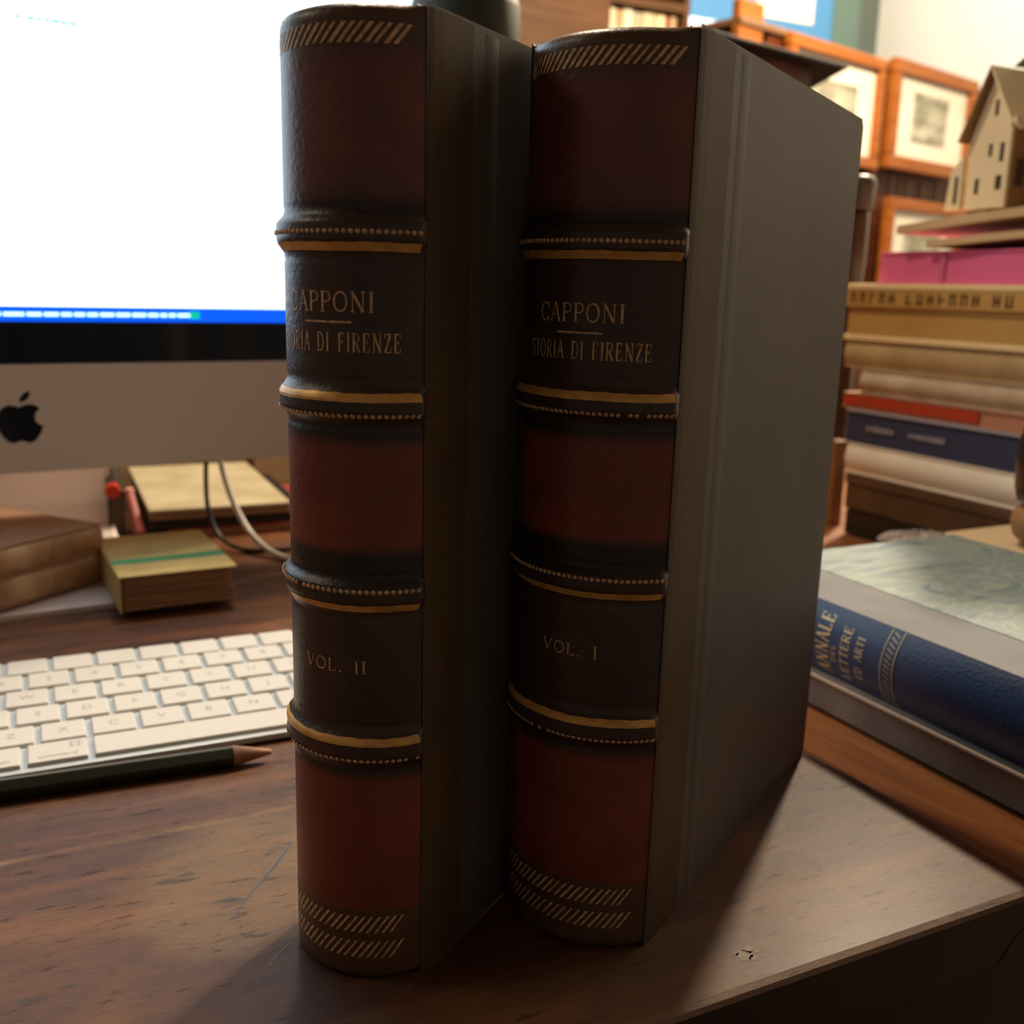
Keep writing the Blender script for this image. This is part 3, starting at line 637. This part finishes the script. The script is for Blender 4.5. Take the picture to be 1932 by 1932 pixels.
# letters stand across the spine, read with the head of the book on the far side
for txt, yb, ht, z0, z1 in (('ANNALE', .1650, .0080, .003, .0300), ('DEL', .1605, .0028, .010, .018), ('LETTERE', .1530, .0050, .004, .0275), ('ED ARTI', .1450, .0042, .007, .0255)):
    write(g, txt, z0, z1, 0, ht, lambda s, t_, yb=yb: fb(yb + t_ - .003, s, .0003), weight=1.2)
g.build('gilt_lettering', mat('pale_gilt', (.62, .50, .30), .45, metal=.3), spn)
g = MB()
for yb in (.1245, .1310):
    g.grid([[fb(yb + e, Hb * (.02 + .96 * q / 16), .00035) for e in (0, .0008)] for q in range(17)])
for q in range(14): stroke_quads(g, [(.002 + q * .0022, 0), (.0035 + q * .0022, .0038)], .0007, lambda s, t_: fb(.1263 + t_, s, .0003), .002)
g.build('gilt_band', mat('grey_gilt', (.36, .33, .24), .5, metal=.3), spn)

# small parcel beyond it, vase
bp_ = thing('wrapped_parcel', 'flat parcel with a cream top beside the marbled book, under the black vase', 'parcel', (.4980, .285, 0), 0)
MB().box(0, .098, 0, .133, 0, .046).build('body', mat('orange_brown_kraft', (.32, .15, .05), .6), bp_, bevel=.001)
MB().box(-.0005, .0985, 0, .135, .0461, .0500).build('cream_card', mat('cream_card', (.72, .56, .34), .55), bp_, bevel=.001)
vs_ = thing('black_vase', 'glossy black double-bulged vase on a tan base at the right edge', 'vase', (.5220, .3700, .0502), 0)
MB().lathe([(.008, .0), (.013, .001), (.0185, .006), (.0205, .013), (.020, .018), (.017, .022), (.014, .0235)], 40).build('base', mat('tan_wooden_base', (.34, .18, .08), .45, col2=(.25, .12, .05), scale=50), vs_, smooth=True)
pr = [(.013, .0238), (.0185, .026), (.0205, .034), (.0215, .048), (.021, .060), (.0185, .068), (.0155, .0735), (.0165, .078), (.0195, .086), (.0205, .098), (.020, .112), (.0175, .126), (.013, .138), (.008, .1445), (.002, .146)]
MB().lathe(pr, 44).build('body', mat('black_glaze', (.016, .014, .012), .28, coat=.3), vs_, smooth=True)
# crumpled tissue
g = MB(); rows = []
for i in range(17):
    th = math.pi * i / 16; row = []
    for j in range(29):
        ph = 2 * math.pi * j / 28; rr = 1 + .22 * math.sin(3 * ph + 1.3 * i * .4) + .12 * math.sin(7 * ph + i)
        if j == 28: rr = 1 + .22 * math.sin(1.3 * i * .4 ) + .12 * math.sin(i)
        row.append((.030 * rr * math.sin(th) * math.cos(ph), .022 * rr * math.sin(th) * math.sin(ph), .0125 + .0120 * math.cos(th) * (1 + .2 * math.sin(5 * ph + i))))
    rows.append(row)
MB().grid(rows)
g.grid(rows); o = g.build('crumpled_tissue', mat('pale_grey_tissue', (.50, .45, .42), .8, bump=.5, bscale=120), loc=(.556, .492, .0035)); tag(o, 'pale crumpled tissue on the table behind the marbled book', 'tissue')

# ------------------------------------------------------------ stack of books and boxes on the right
X0 = .600
def flat_book(label, y0, y1, z0, z1, x1, cover, pages=M_pages, rz=0, ct=.0016, round_=0, name='book', dx=0, cat='book', edge=False):
    """book lying flat; its spine faces -x (or its page edges when edge is True)"""
    t = thing(name, label, cat, (X0 + dx, y0, z0), rz, 'pile of books and boxes on the right side of the desk'); L = y1 - y0; h = z1 - z0; W_ = x1 - X0
    c = MB().box(.0, W_, 0, L, 0, ct).box(.0, W_, 0, L, h - ct, h)
    if edge: c.box(W_ - ct, W_, 0, L, ct, h - ct); xa, xb = .003, W_ - ct
    else:
        n = 10; c.grid([[(.001 - round_ * math.sin(math.pi * q / n), y, ct + (h - 2 * ct) * q / n) for y in (0, L)] for q in range(n + 1)][::-1]); xa, xb = .0012, W_ - .003
    c.build('cover', cover, t, bevel=.0004)
    MB().box(xa, xb, .002, L - .002, ct + .0001, h - ct - .0001).build('page_block', pages, t)
    return t
M_binder = mat('black_gloss_board', (.010, .011, .009), .3)
t = flat_book('black glossy folder at the very bottom of the pile on the right', .40, .604, 0, .0195, .755, M_binder, name='folder', cat='folder')
t = thing('wooden_box', 'dark brown shallow wooden box just above the black folder', 'box', (X0 + .001, .395, .0198), 0, 'pile of books and boxes on the right side of the desk')
MB().box(0, .158, 0, .212, 0, .0200).build('box_body', mat('dark_brown_wood_box', (.075, .036, .014), .5, col2=(.11, .055, .02), scale=25), t, bevel=.0012)
MB().box(-.001, .159, -.001, .213, .0201, .0285).build('box_lid', mat('dark_brown_wood_lid', (.085, .042, .016), .5, col2=(.12, .06, .024), scale=25), t, bevel=.0012)
M_white = mat('cream_white_jacket', (.80, .74, .60), .45, col2=(.88, .83, .70), scale=30)
flat_book('cream white hardback with rounded spine under the navy book', .400, .608, .0487, .0730, .750, M_white, round_=.003)
M_navy = mat('navy_jacket', (.030, .042, .095), .5); M_lb = mat('pale_lavender_edge', (.42, .40, .46), .6)
nb = flat_book('navy blue book with pale blurred spine lettering, in the pile', .390, .612, .0733, .0975, .752, M_navy)
g = MB(); y = .130
for grp in (9, 11):
    for i in range(grp):
        hh = random.uniform(.0012, .0022)
        g.box(-.0004, .0006, y - .0024 + random.uniform(0, .0006), y, .0125 - hh, .0125 + hh); y -= .0031
    y -= .014
# spine lettering sits on the far half of the spine
for i, v in enumerate(g.v): g.v[i] = (v[0], v[1] + .070, v[2])
g.build('spine_lettering', mat('faded_lettering', (.34, .33, .38), .6), nb)
MB().box(-.0006, .150, 0, .222, .0243, .0262).build('jacket_edge', M_lb, nb)
M_red = mat('red_spine_paper', (.50, .035, .012), .5, col2=(.42, .05, .012), scale=40)
rd_ = flat_book('thin book with a bright red spine lying on the navy book', .400, .618, .0998, .1118, .745, mat('salmon_board', (.48, .22, .13), .6), ct=.0012)
MB().box(-.0005, .0011, .089, .216, .0024, .0104).build('red_label', M_red, rd_)['label'] = 'bright red strip on the far part of the spine'
M_t3 = mat('mottled_greyish_vellum', (.42, .31, .20), .7, col2=(.58, .46, .32), scale=28, bump=.4, bscale=90)
flat_book('old pale mottled book, lowest of the tan books in the pile', .390, .600, .1121, .1310, .748, M_t3, round_=.003)
M_t2 = mat('brown_vellum', (.38, .25, .11), .65, col2=(.50, .35, .17), scale=24, bump=.4, bscale=90)
flat_book('brownish tan old book directly under the lettered cardboard box', .385, .620, .1313, .1520, .752, M_t2, round_=.002)
cb = thing('cardboard_box', 'ochre cardboard box with dark lettering round its lid, in the pile', 'box', (X0, .380, .1523), 0, 'pile of books and boxes on the right side of the desk')
M_ochre = mat('ochre_cardboard', (.46, .26, .065), .6, col2=(.54, .32, .09), scale=12); M_ocl = mat('light_ochre_edge', (.82, .64, .34), .6)
MB().box(.001, .170, .001, .241, .0045, .0255).build('box_body', M_ochre, cb, bevel=.0005)
MB().box(-.001, .171, -.001, .243, 0, .0044).build('bottom_tray', M_ocl, cb, bevel=.0008)
ld = MB().box(-.0015, .172, -.001, .243, .0256, .0385).build('box_lid', M_ochre, cb, bevel=.0006)
MB().box(-.002, .1725, -.0015, .2435, .0386, .0432).build('lid_top', M_ocl, cb, bevel=.001)
g = MB(); rnd = random.Random(5); y = .238
for grp in (5, 7, 2):
    for i in range(grp):
        wv = .0055
        g.box(-.0018, -.0014, y - .0018, y, .0285, .0365)
        if rnd.random() < .7: g.box(-.0018, -.0014, y - wv, y - wv + .0016, .0285, .0365)
        zz = rnd.choice((.0285, .0318, .0350)); g.box(-.0018, -.0014, y - wv, y, zz, zz + .0014)
        y -= wv + .0042
    y -= .007
g.build('lid_lettering', mat('dark_brown_print', (.10, .055, .012), .6), ld)
M_mag = mat('magenta_jacket', (.78, .15, .36), .5, col2=(.72, .13, .29), scale=8)
mg = flat_book('magenta pink book lying on top of the lettered cardboard box', .375, .600, .1958, .2190, .750, M_mag, rz=R(-1.5), dx=.001, pages=mat('white_edges', (.80, .74, .66), .7))
g = MB().box(-.0006, .0012, .1615, .1660, .0012, .0222).build('pale_band', mat('pale_pink_band', (.60, .14, .24), .5), mg)
g = MB(); g.prism([(.0105 * math.cos(a) * .55 + .088, .0075 * math.sin(a) + .0125) for a in [i * math.pi / 8 for i in range(16)]], -.0006, .0008, T=Matrix(((0, 0, 1, 0), (1, 0, 0, 0), (0, 1, 0, 0), (0, 0, 0, 1)))); g.build('pale_emblem', mat('pale_pink_patch', (.62, .22, .28), .5), mg)
MB().box(.004, .140, .2230, .2268, .003, .0200).build('white_fore_edge', mat('white_page_edge', (.80, .72, .62), .7), mg)

# two warped board sheets on the magenta book
M_brd = mat('tan_strawboard', (.52, .35, .17), .65, col2=(.66, .48, .27), scale=14)
def sheet(label, x0, x1, y0, y1, za, zb, th, bulge):
    t = MB(); n = 16; top = []; bot = []
    for i in range(n + 1):
        u = i / n; y = y1 + (y0 - y1) * u; z = za + (zb - za) * u + bulge * math.sin(math.pi * u)
        top.append([(x, y, z + th) for x in (x0, x1)]); bot.append([(x, y, z) for x in (x1, x0)])
    t.grid(top[::-1]); t.grid(bot[::-1])
    t.grid([[top[i][0] for i in range(n + 1)], [bot[i][1] for i in range(n + 1)]]); t.grid([[bot[i][0] for i in range(n + 1)], [top[i][1] for i in range(n + 1)]])
    t.add([top[0][0], top[0][1], bot[0][0], bot[0][1]], [(0, 1, 2, 3)]); t.add([top[-1][0], top[-1][1], bot[-1][0], bot[-1][1]], [(3, 2, 1, 0)])
    return tag(t.build('board_sheet', M_brd, bevel=.001), label, 'cardboard', 'warped board sheets on the pile')
sheet('lower warped tan board sheet resting on the magenta book', .601, .74, .385, .552, .2212, .2285, .0050, .001)
sheet('upper warped tan board sheet under the wooden model house', .598, .73, .370, .578, .2312, .2440, .0060, .0015)

# ------------------------------------------------------------ laser-cut wooden model house
M_ply = mat('pale_plywood', (.82, .68, .43), .6, col2=(.88, .75, .50), scale=30); M_bply = mat('brown_plywood', (.33, .19, .075), .6, col2=(.27, .15, .06), scale=30)
M_dkw = mat('dark_window', (.05, .03, .015), .6)
mh = thing('model_house', 'small pale plywood model of a gabled house standing on the pile', 'model', (.612, .5000, .2468), 0)
T_yz = Matrix(((0, 0, 1, 0), (1, 0, 0, 0), (0, 1, 0, 0), (0, 0, 0, 1)))
MB().prism([(0, 0), (.033, 0), (.033, .044), (.0175, .086), (0, .050)], 0, .003, T=T_yz).build('gable_wall', M_ply, mh, bevel=.0003)
gw = [o for o in C.objects if o.parent == mh][0]
for (a, b_, c_, d_) in ((.004, .0085, .012, .021), (.0045, .0075, .030, .042), (.014, .0165, .034, .042), (.022, .025, .010, .020), (.0125, .0150, .060, .070)):
    MB().box(-.0004, .0004, a, b_, c_, d_).build('window', M_dkw, gw)
MB().box(.003, .070, .0, .003, 0, .052).build('side_wall', M_bply, mh)
sw = [o for o in C.objects if o.parent == mh][-1]
for x in (.008, .026, .044):
    MB().box(x, x + .008, -.0004, .0004, .014, .032).build('window', M_dkw, sw)
MB().box(.003, .070, .030, .033, 0, .042).build('rear_wall', M_bply, mh)
# roof panels
g = MB(); g.add([(-.006, .0170, .0890), (.072, .0170, .0890), (.072, -.0025, .0520), (-.006, -.0025, .0520), (-.006, .0172, .0915), (.072, .0172, .0915), (.072, -.0048, .0530), (-.006, -.0048, .0530)],
      [(0, 1, 2, 3), (4, 7, 6, 5), (0, 4, 5, 1), (1, 5, 6, 2), (2, 6, 7, 3), (3, 7, 4, 0)]); rp_ = g.build('roof_panel', M_ply, mh)
g = MB()
for i in range(7): g.lathe([(.0045, 0), (.0045, .0018)], 12, cx=-.000 + i * .011, cy=0)
g.build('scalloped_eave', M_ply, rp_).matrix_local = Matrix.Translation((0, -.0045, .0528)) @ Matrix.Rotation(R(65), 4, 'X')
g = MB(); g.add([(-.006, .018, .0880), (.072, .018, .0880), (.072, .0365, .0440), (-.006, .0365, .0440), (-.006, .0178, .0918), (.072, .0178, .0918), (.072, .0385, .0452), (-.006, .0385, .0452)],
      [(3, 2, 1, 0), (5, 6, 7, 4), (1, 5, 4, 0), (2, 6, 5, 1), (3, 7, 6, 2), (0, 4, 7, 3)]); g.build('roof_panel', M_bply, mh)
MB().prism([(.033, 0), (.0455, 0), (.0430, .026), (.033, .036)], -.004, -.001, T=T_yz).build('porch_wall', M_ply, mh)
MB().box(-.0045, -.0039, .0360, .0385, .004, .022).build('porch_opening', M_dkw, mh)
t = thing('model_roof', 'dark roofed model piece behind the top of the plywood house', 'model', (.66, .470, .2468), 0)
MB().box(0, .05, 0, .04, 0, .092).build('tower', M_bply, t)
g = MB(); g.add([(-.02, -.03, .098), (.07, -.03, .098), (.07, .058, .096), (-.02, .058, .096), (.0, .0, .128), (.05, .0, .128), (.05, .03, .128), (.0, .03, .128), (-.01, -.02, .0925), (.06, -.02, .0925), (.06, .045, .0925), (-.01, .045, .0925)],
      [(0, 1, 5, 4), (1, 2, 6, 5), (2, 3, 7, 6), (3, 0, 4, 7), (4, 5, 6, 7), (8, 9, 1, 0), (9, 10, 2, 1), (10, 11, 3, 2), (11, 8, 0, 3), (11, 10, 9, 8)]); g.build('dark_roof', M_black, t)

# bottle and little block behind the stack
t = thing('dark_bottle', 'tall slender dark bottle with a grey cap behind the left end of the pile', 'bottle', (.6420, .6660, -.0010), 0)
MB().lathe([(.0085, 0), (.0095, .004), (.0095, .190), (.0112, .215), (.0112, .252), (.0100, .256)], 28).build('body', mat('dark_brown_glass', (.05, .018, .008), .3), t, smooth=True)
MB().lathe([(.0120, .2562), (.0132, .258), (.0132, .272), (.0142, .275), (.0142, .279), (.011, .283), (.004, .284)], 28).build('cap', mat('dull_grey_cap', (.045, .042, .036), .35), t, smooth=True)
o = MB().box(0, .012, 0, .014, 0, .071).build('wood_block', mat('orange_brown_block', (.26, .12, .045), .55, col2=(.2, .09, .03), scale=30), bevel=.001, loc=(.608, .628, -.001)); tag(o, 'upright orange-brown wood block at the far left end of the pile', 'block')

# grey canister behind the nearer volume
t = thing('canister', 'tall dark grey cylinder standing behind the nearer leather volume', 'canister', (.283, .652, 0), 0)
MB().lathe([(.030, .0), (.033, .002), (.034, .006), (.034, .318)], 48).build('body', mat('dark_grey_metal', (.045, .047, .038), .6, spec=.2), t, smooth=True)
MB().lathe([(.0346, .3182), (.0352, .320), (.0352, .358), (.0335, .364), (.028, .3665), (.004, .367)], 48).build('lid', mat('dark_grey_lid', (.05, .052, .042), .6, spec=.2), t, smooth=True)

# ------------------------------------------------------------ background: display, bookcase, picture cabinet
def rotxy(v, a): return (v[0] * math.cos(a) - v[1] * math.sin(a), v[0] * math.sin(a) + v[1] * math.cos(a))
t = thing('picture_cabinet', 'reddish wooden cabinet at the back with framed pictures hung on its front', 'cabinet', (1.081, 1.400, -.75), R(14.5))
MB().box(0, .93, .015, .36, 0, 1.345).build('carcass', M_cab, t)
MB().box(-.012, .95, -.006, .37, 1.345, 1.358).build('cornice', wood_mat('cornice_wood', (.10, .045, .018), (.16, .075, .03), (.24, .13, .06), .5), t, bevel=.003)
MB().box(-.012, .050, -.002, .016, 0, 1.385).build('corner_post', M_cab2, t, bevel=.004)
MB().box(.066, .93, .0, .0148, 1.310, 1.345).build('top_rail', M_cab, t, bevel=.002)
MB().box(.395, .405, .004, .0148, 0, 1.310).build('stile', M_cab, t, bevel=.002)
MB().box(.750, .93, .003, .0148, 0, 1.310).build('stile', M_cab, t, bevel=.002)
g = MB()
for x in (.50, .535, .56, .62, .68): g.box(x, x + .012, .0125, .0149, 1.128, 1.165)
g.build('label_slots', mat('faded_tan_labels', (.16, .09, .04), .7), t)
M_mat = mat('cream_mount', (.72, .68, .56), .6)
def print_mat(name, seed):
    return mat(name, (.17, .165, .115), .6, col2=(.46, .44, .34), scale=16, stretch=(1, 1, 2.2), lo=.38, hi=.62)
cab_r = R(14.5)
def picture(label, x0, x1, z0, z1, fw, px0, px1, pz0, pz1, seed):
    ox, oy = rotxy((x0, -.0245), cab_r)
    t = thing('framed_picture', label, 'picture', (1.081 + ox, 1.400 + oy, z0), cab_r, 'framed prints on the cabinet')
    w_, h = x1 - x0, z1 - z0
    MB().box(0, w_, 0, .018, 0, fw).box(0, w_, 0, .018, h - fw, h).box(0, fw, 0, .018, fw, h - fw).box(w_ - fw, w_, 0, .018, fw, h - fw).build('frame', M_frame, t, bevel=.003)
    mt = MB().box(fw, w_ - fw, .010, .013, fw, h - fw).build('mount', M_mat, t)
    MB().box(px0 - x0, px1 - x0, .0090, .0100, pz0 - z0, pz1 - z0).build('print', print_mat('etching_print', seed), mt)
picture('framed print at the cabinet top left, mostly hidden by the dark shelf', .098, .390, .412, .600, .020, .165, .315, .455, .545, 1)
picture('framed grey landscape print at the right of the cabinet front', .422, .738, .420, .612, .025, .508, .640, .476, .564, 2)
picture('framed print hung lowest, just above the magenta book', .446, .742, .170, .370, .022, .52, .66, .205, .31, 3)
ox, oy = rotxy((.60, .10), cab_r)
o = MB().box(0, .135, 0, .09, 0, .042).build('carton', mat('grey_card_carton', (.42, .40, .32), .7), bevel=.001, loc=(1.081 + ox, 1.4 + oy, .613), rz=cab_r); tag(o, 'small greyish carton lying on top of the picture cabinet', 'box')

M_bark = mat('black_stained_wood', (.012, .008, .006), .7)
# dark bookcase with overhanging top
B_ = Vector((.930, 1.000)); d1 = Vector((math.sin(R(77.5)), math.cos(R(77.5)))); d2 = Vector((math.sin(R(23.5)), math.cos(R(23.5))))
t = thing('dark_bookcase', 'dark wooden bookcase with an overhanging top, partly behind the farther volume', 'bookcase', (0, 0, -.75))
A_ = B_ - d1 * .245; C_ = B_ + d2 * .13; D_ = A_ + d2 * .30; C2 = C_ - d1 * .1 + d2 * .17
MB().prism([tuple(A_), tuple(B_), tuple(C_), tuple(C2), tuple(D_)], 1.200, 1.204).build('top', M_bark, t, bevel=.001)
q = [A_ + d2 * .03 + d1 * .02, B_ - d1 * .055 + d2 * .03, C_ - d1 * .010, C2 - d1 * .01, D_ + d1 * .02]
MB().prism([tuple(v) for v in q], 0, 1.1995).build('carcass', M_cab, t, bevel=.001)

# wall bookcase with closed door and row of books
t = thing('wall_bookcase', 'brown wooden bookcase against the back wall with a plain closed door', 'bookcase', (.40, 1.86, -.75))
MB().box(0, .715, 0, .30, 0, 1.95).build('door_panel', M_shelf, t, bevel=.002)
MB().box(.715, .888, .28, .30, 0, 1.95).build('back_board', M_shelf, t)
for z in (.40, .85, 1.295, 1.485): MB().box(.715, .888, 0, .28, z, z + .015).build('shelf', M_shelf, t)
MB().box(.888, .90, .0, .30, 0, 1.95).build('side_panel', M_shelf, t)
cols = [('cream', (.72, .64, .46)), ('orange brown', (.60, .32, .14)), ('ivory', (.70, .66, .50)), ('olive grey', (.46, .44, .30)), ('pale tan', (.66, .54, .34)), ('yellow cream', (.74, .64, .40)), ('dark red', (.45, .06, .04)), ('light brown', (.55, .40, .22))]
x = 1.118
for (nm, c), wd in zip(cols, (.024, .014, .026, .018, .030, .026, .008, .016)):
    t = thing('paperback', '%s book standing upright on the back wall shelf' % nm, 'book', (x, 1.885, .5605), 0, 'upright books on the wall shelf')
    hh = random.uniform(.167, .1735); m = mat(nm.replace(' ', '_') + '_paper_cover', c, .6)
    MB().box(0, wd, 0, .0012, 0, hh).box(0, .0012, 0, .13, 0, hh).box(wd - .0012, wd, 0, .13, 0, hh).build('cover', m, t)
    MB().box(.0012, wd - .0012, .0012, .128, .001, hh - .002).build('page_block', M_pages, t)
    x += wd + .0008
# blue display on the back wall
t = thing('display', 'large display on the back wall glowing blue with bright windows', 'screen', (1.535, 2.262, .70), 0)
MB().box(0, .60, .005, .035, 0, .42).build('casing', M_black, t)
sc_ = MB().box(.008, .592, .0, .005, .008, .412).build('screen', mat('lit_blue_desktop', (.06, .22, .42), .5, emit=.45), t)
MB().box(.030, .200, -.003, .0, .098, .147).build('white_window', mat('lit_white_window', (.80, .86, 1.0), .4, emit=.9), sc_)
MB().box(.250, .432, -.003, .0, .176, .30).build('cream_window', mat('lit_cream_window', (.85, .72, .48), .4, emit=.7), sc_)
MB().box(.50, .592, -.003, .0, .09, .38).build('grey_window', mat('lit_grey_window', (.10, .16, .13), .5, emit=.3), sc_)
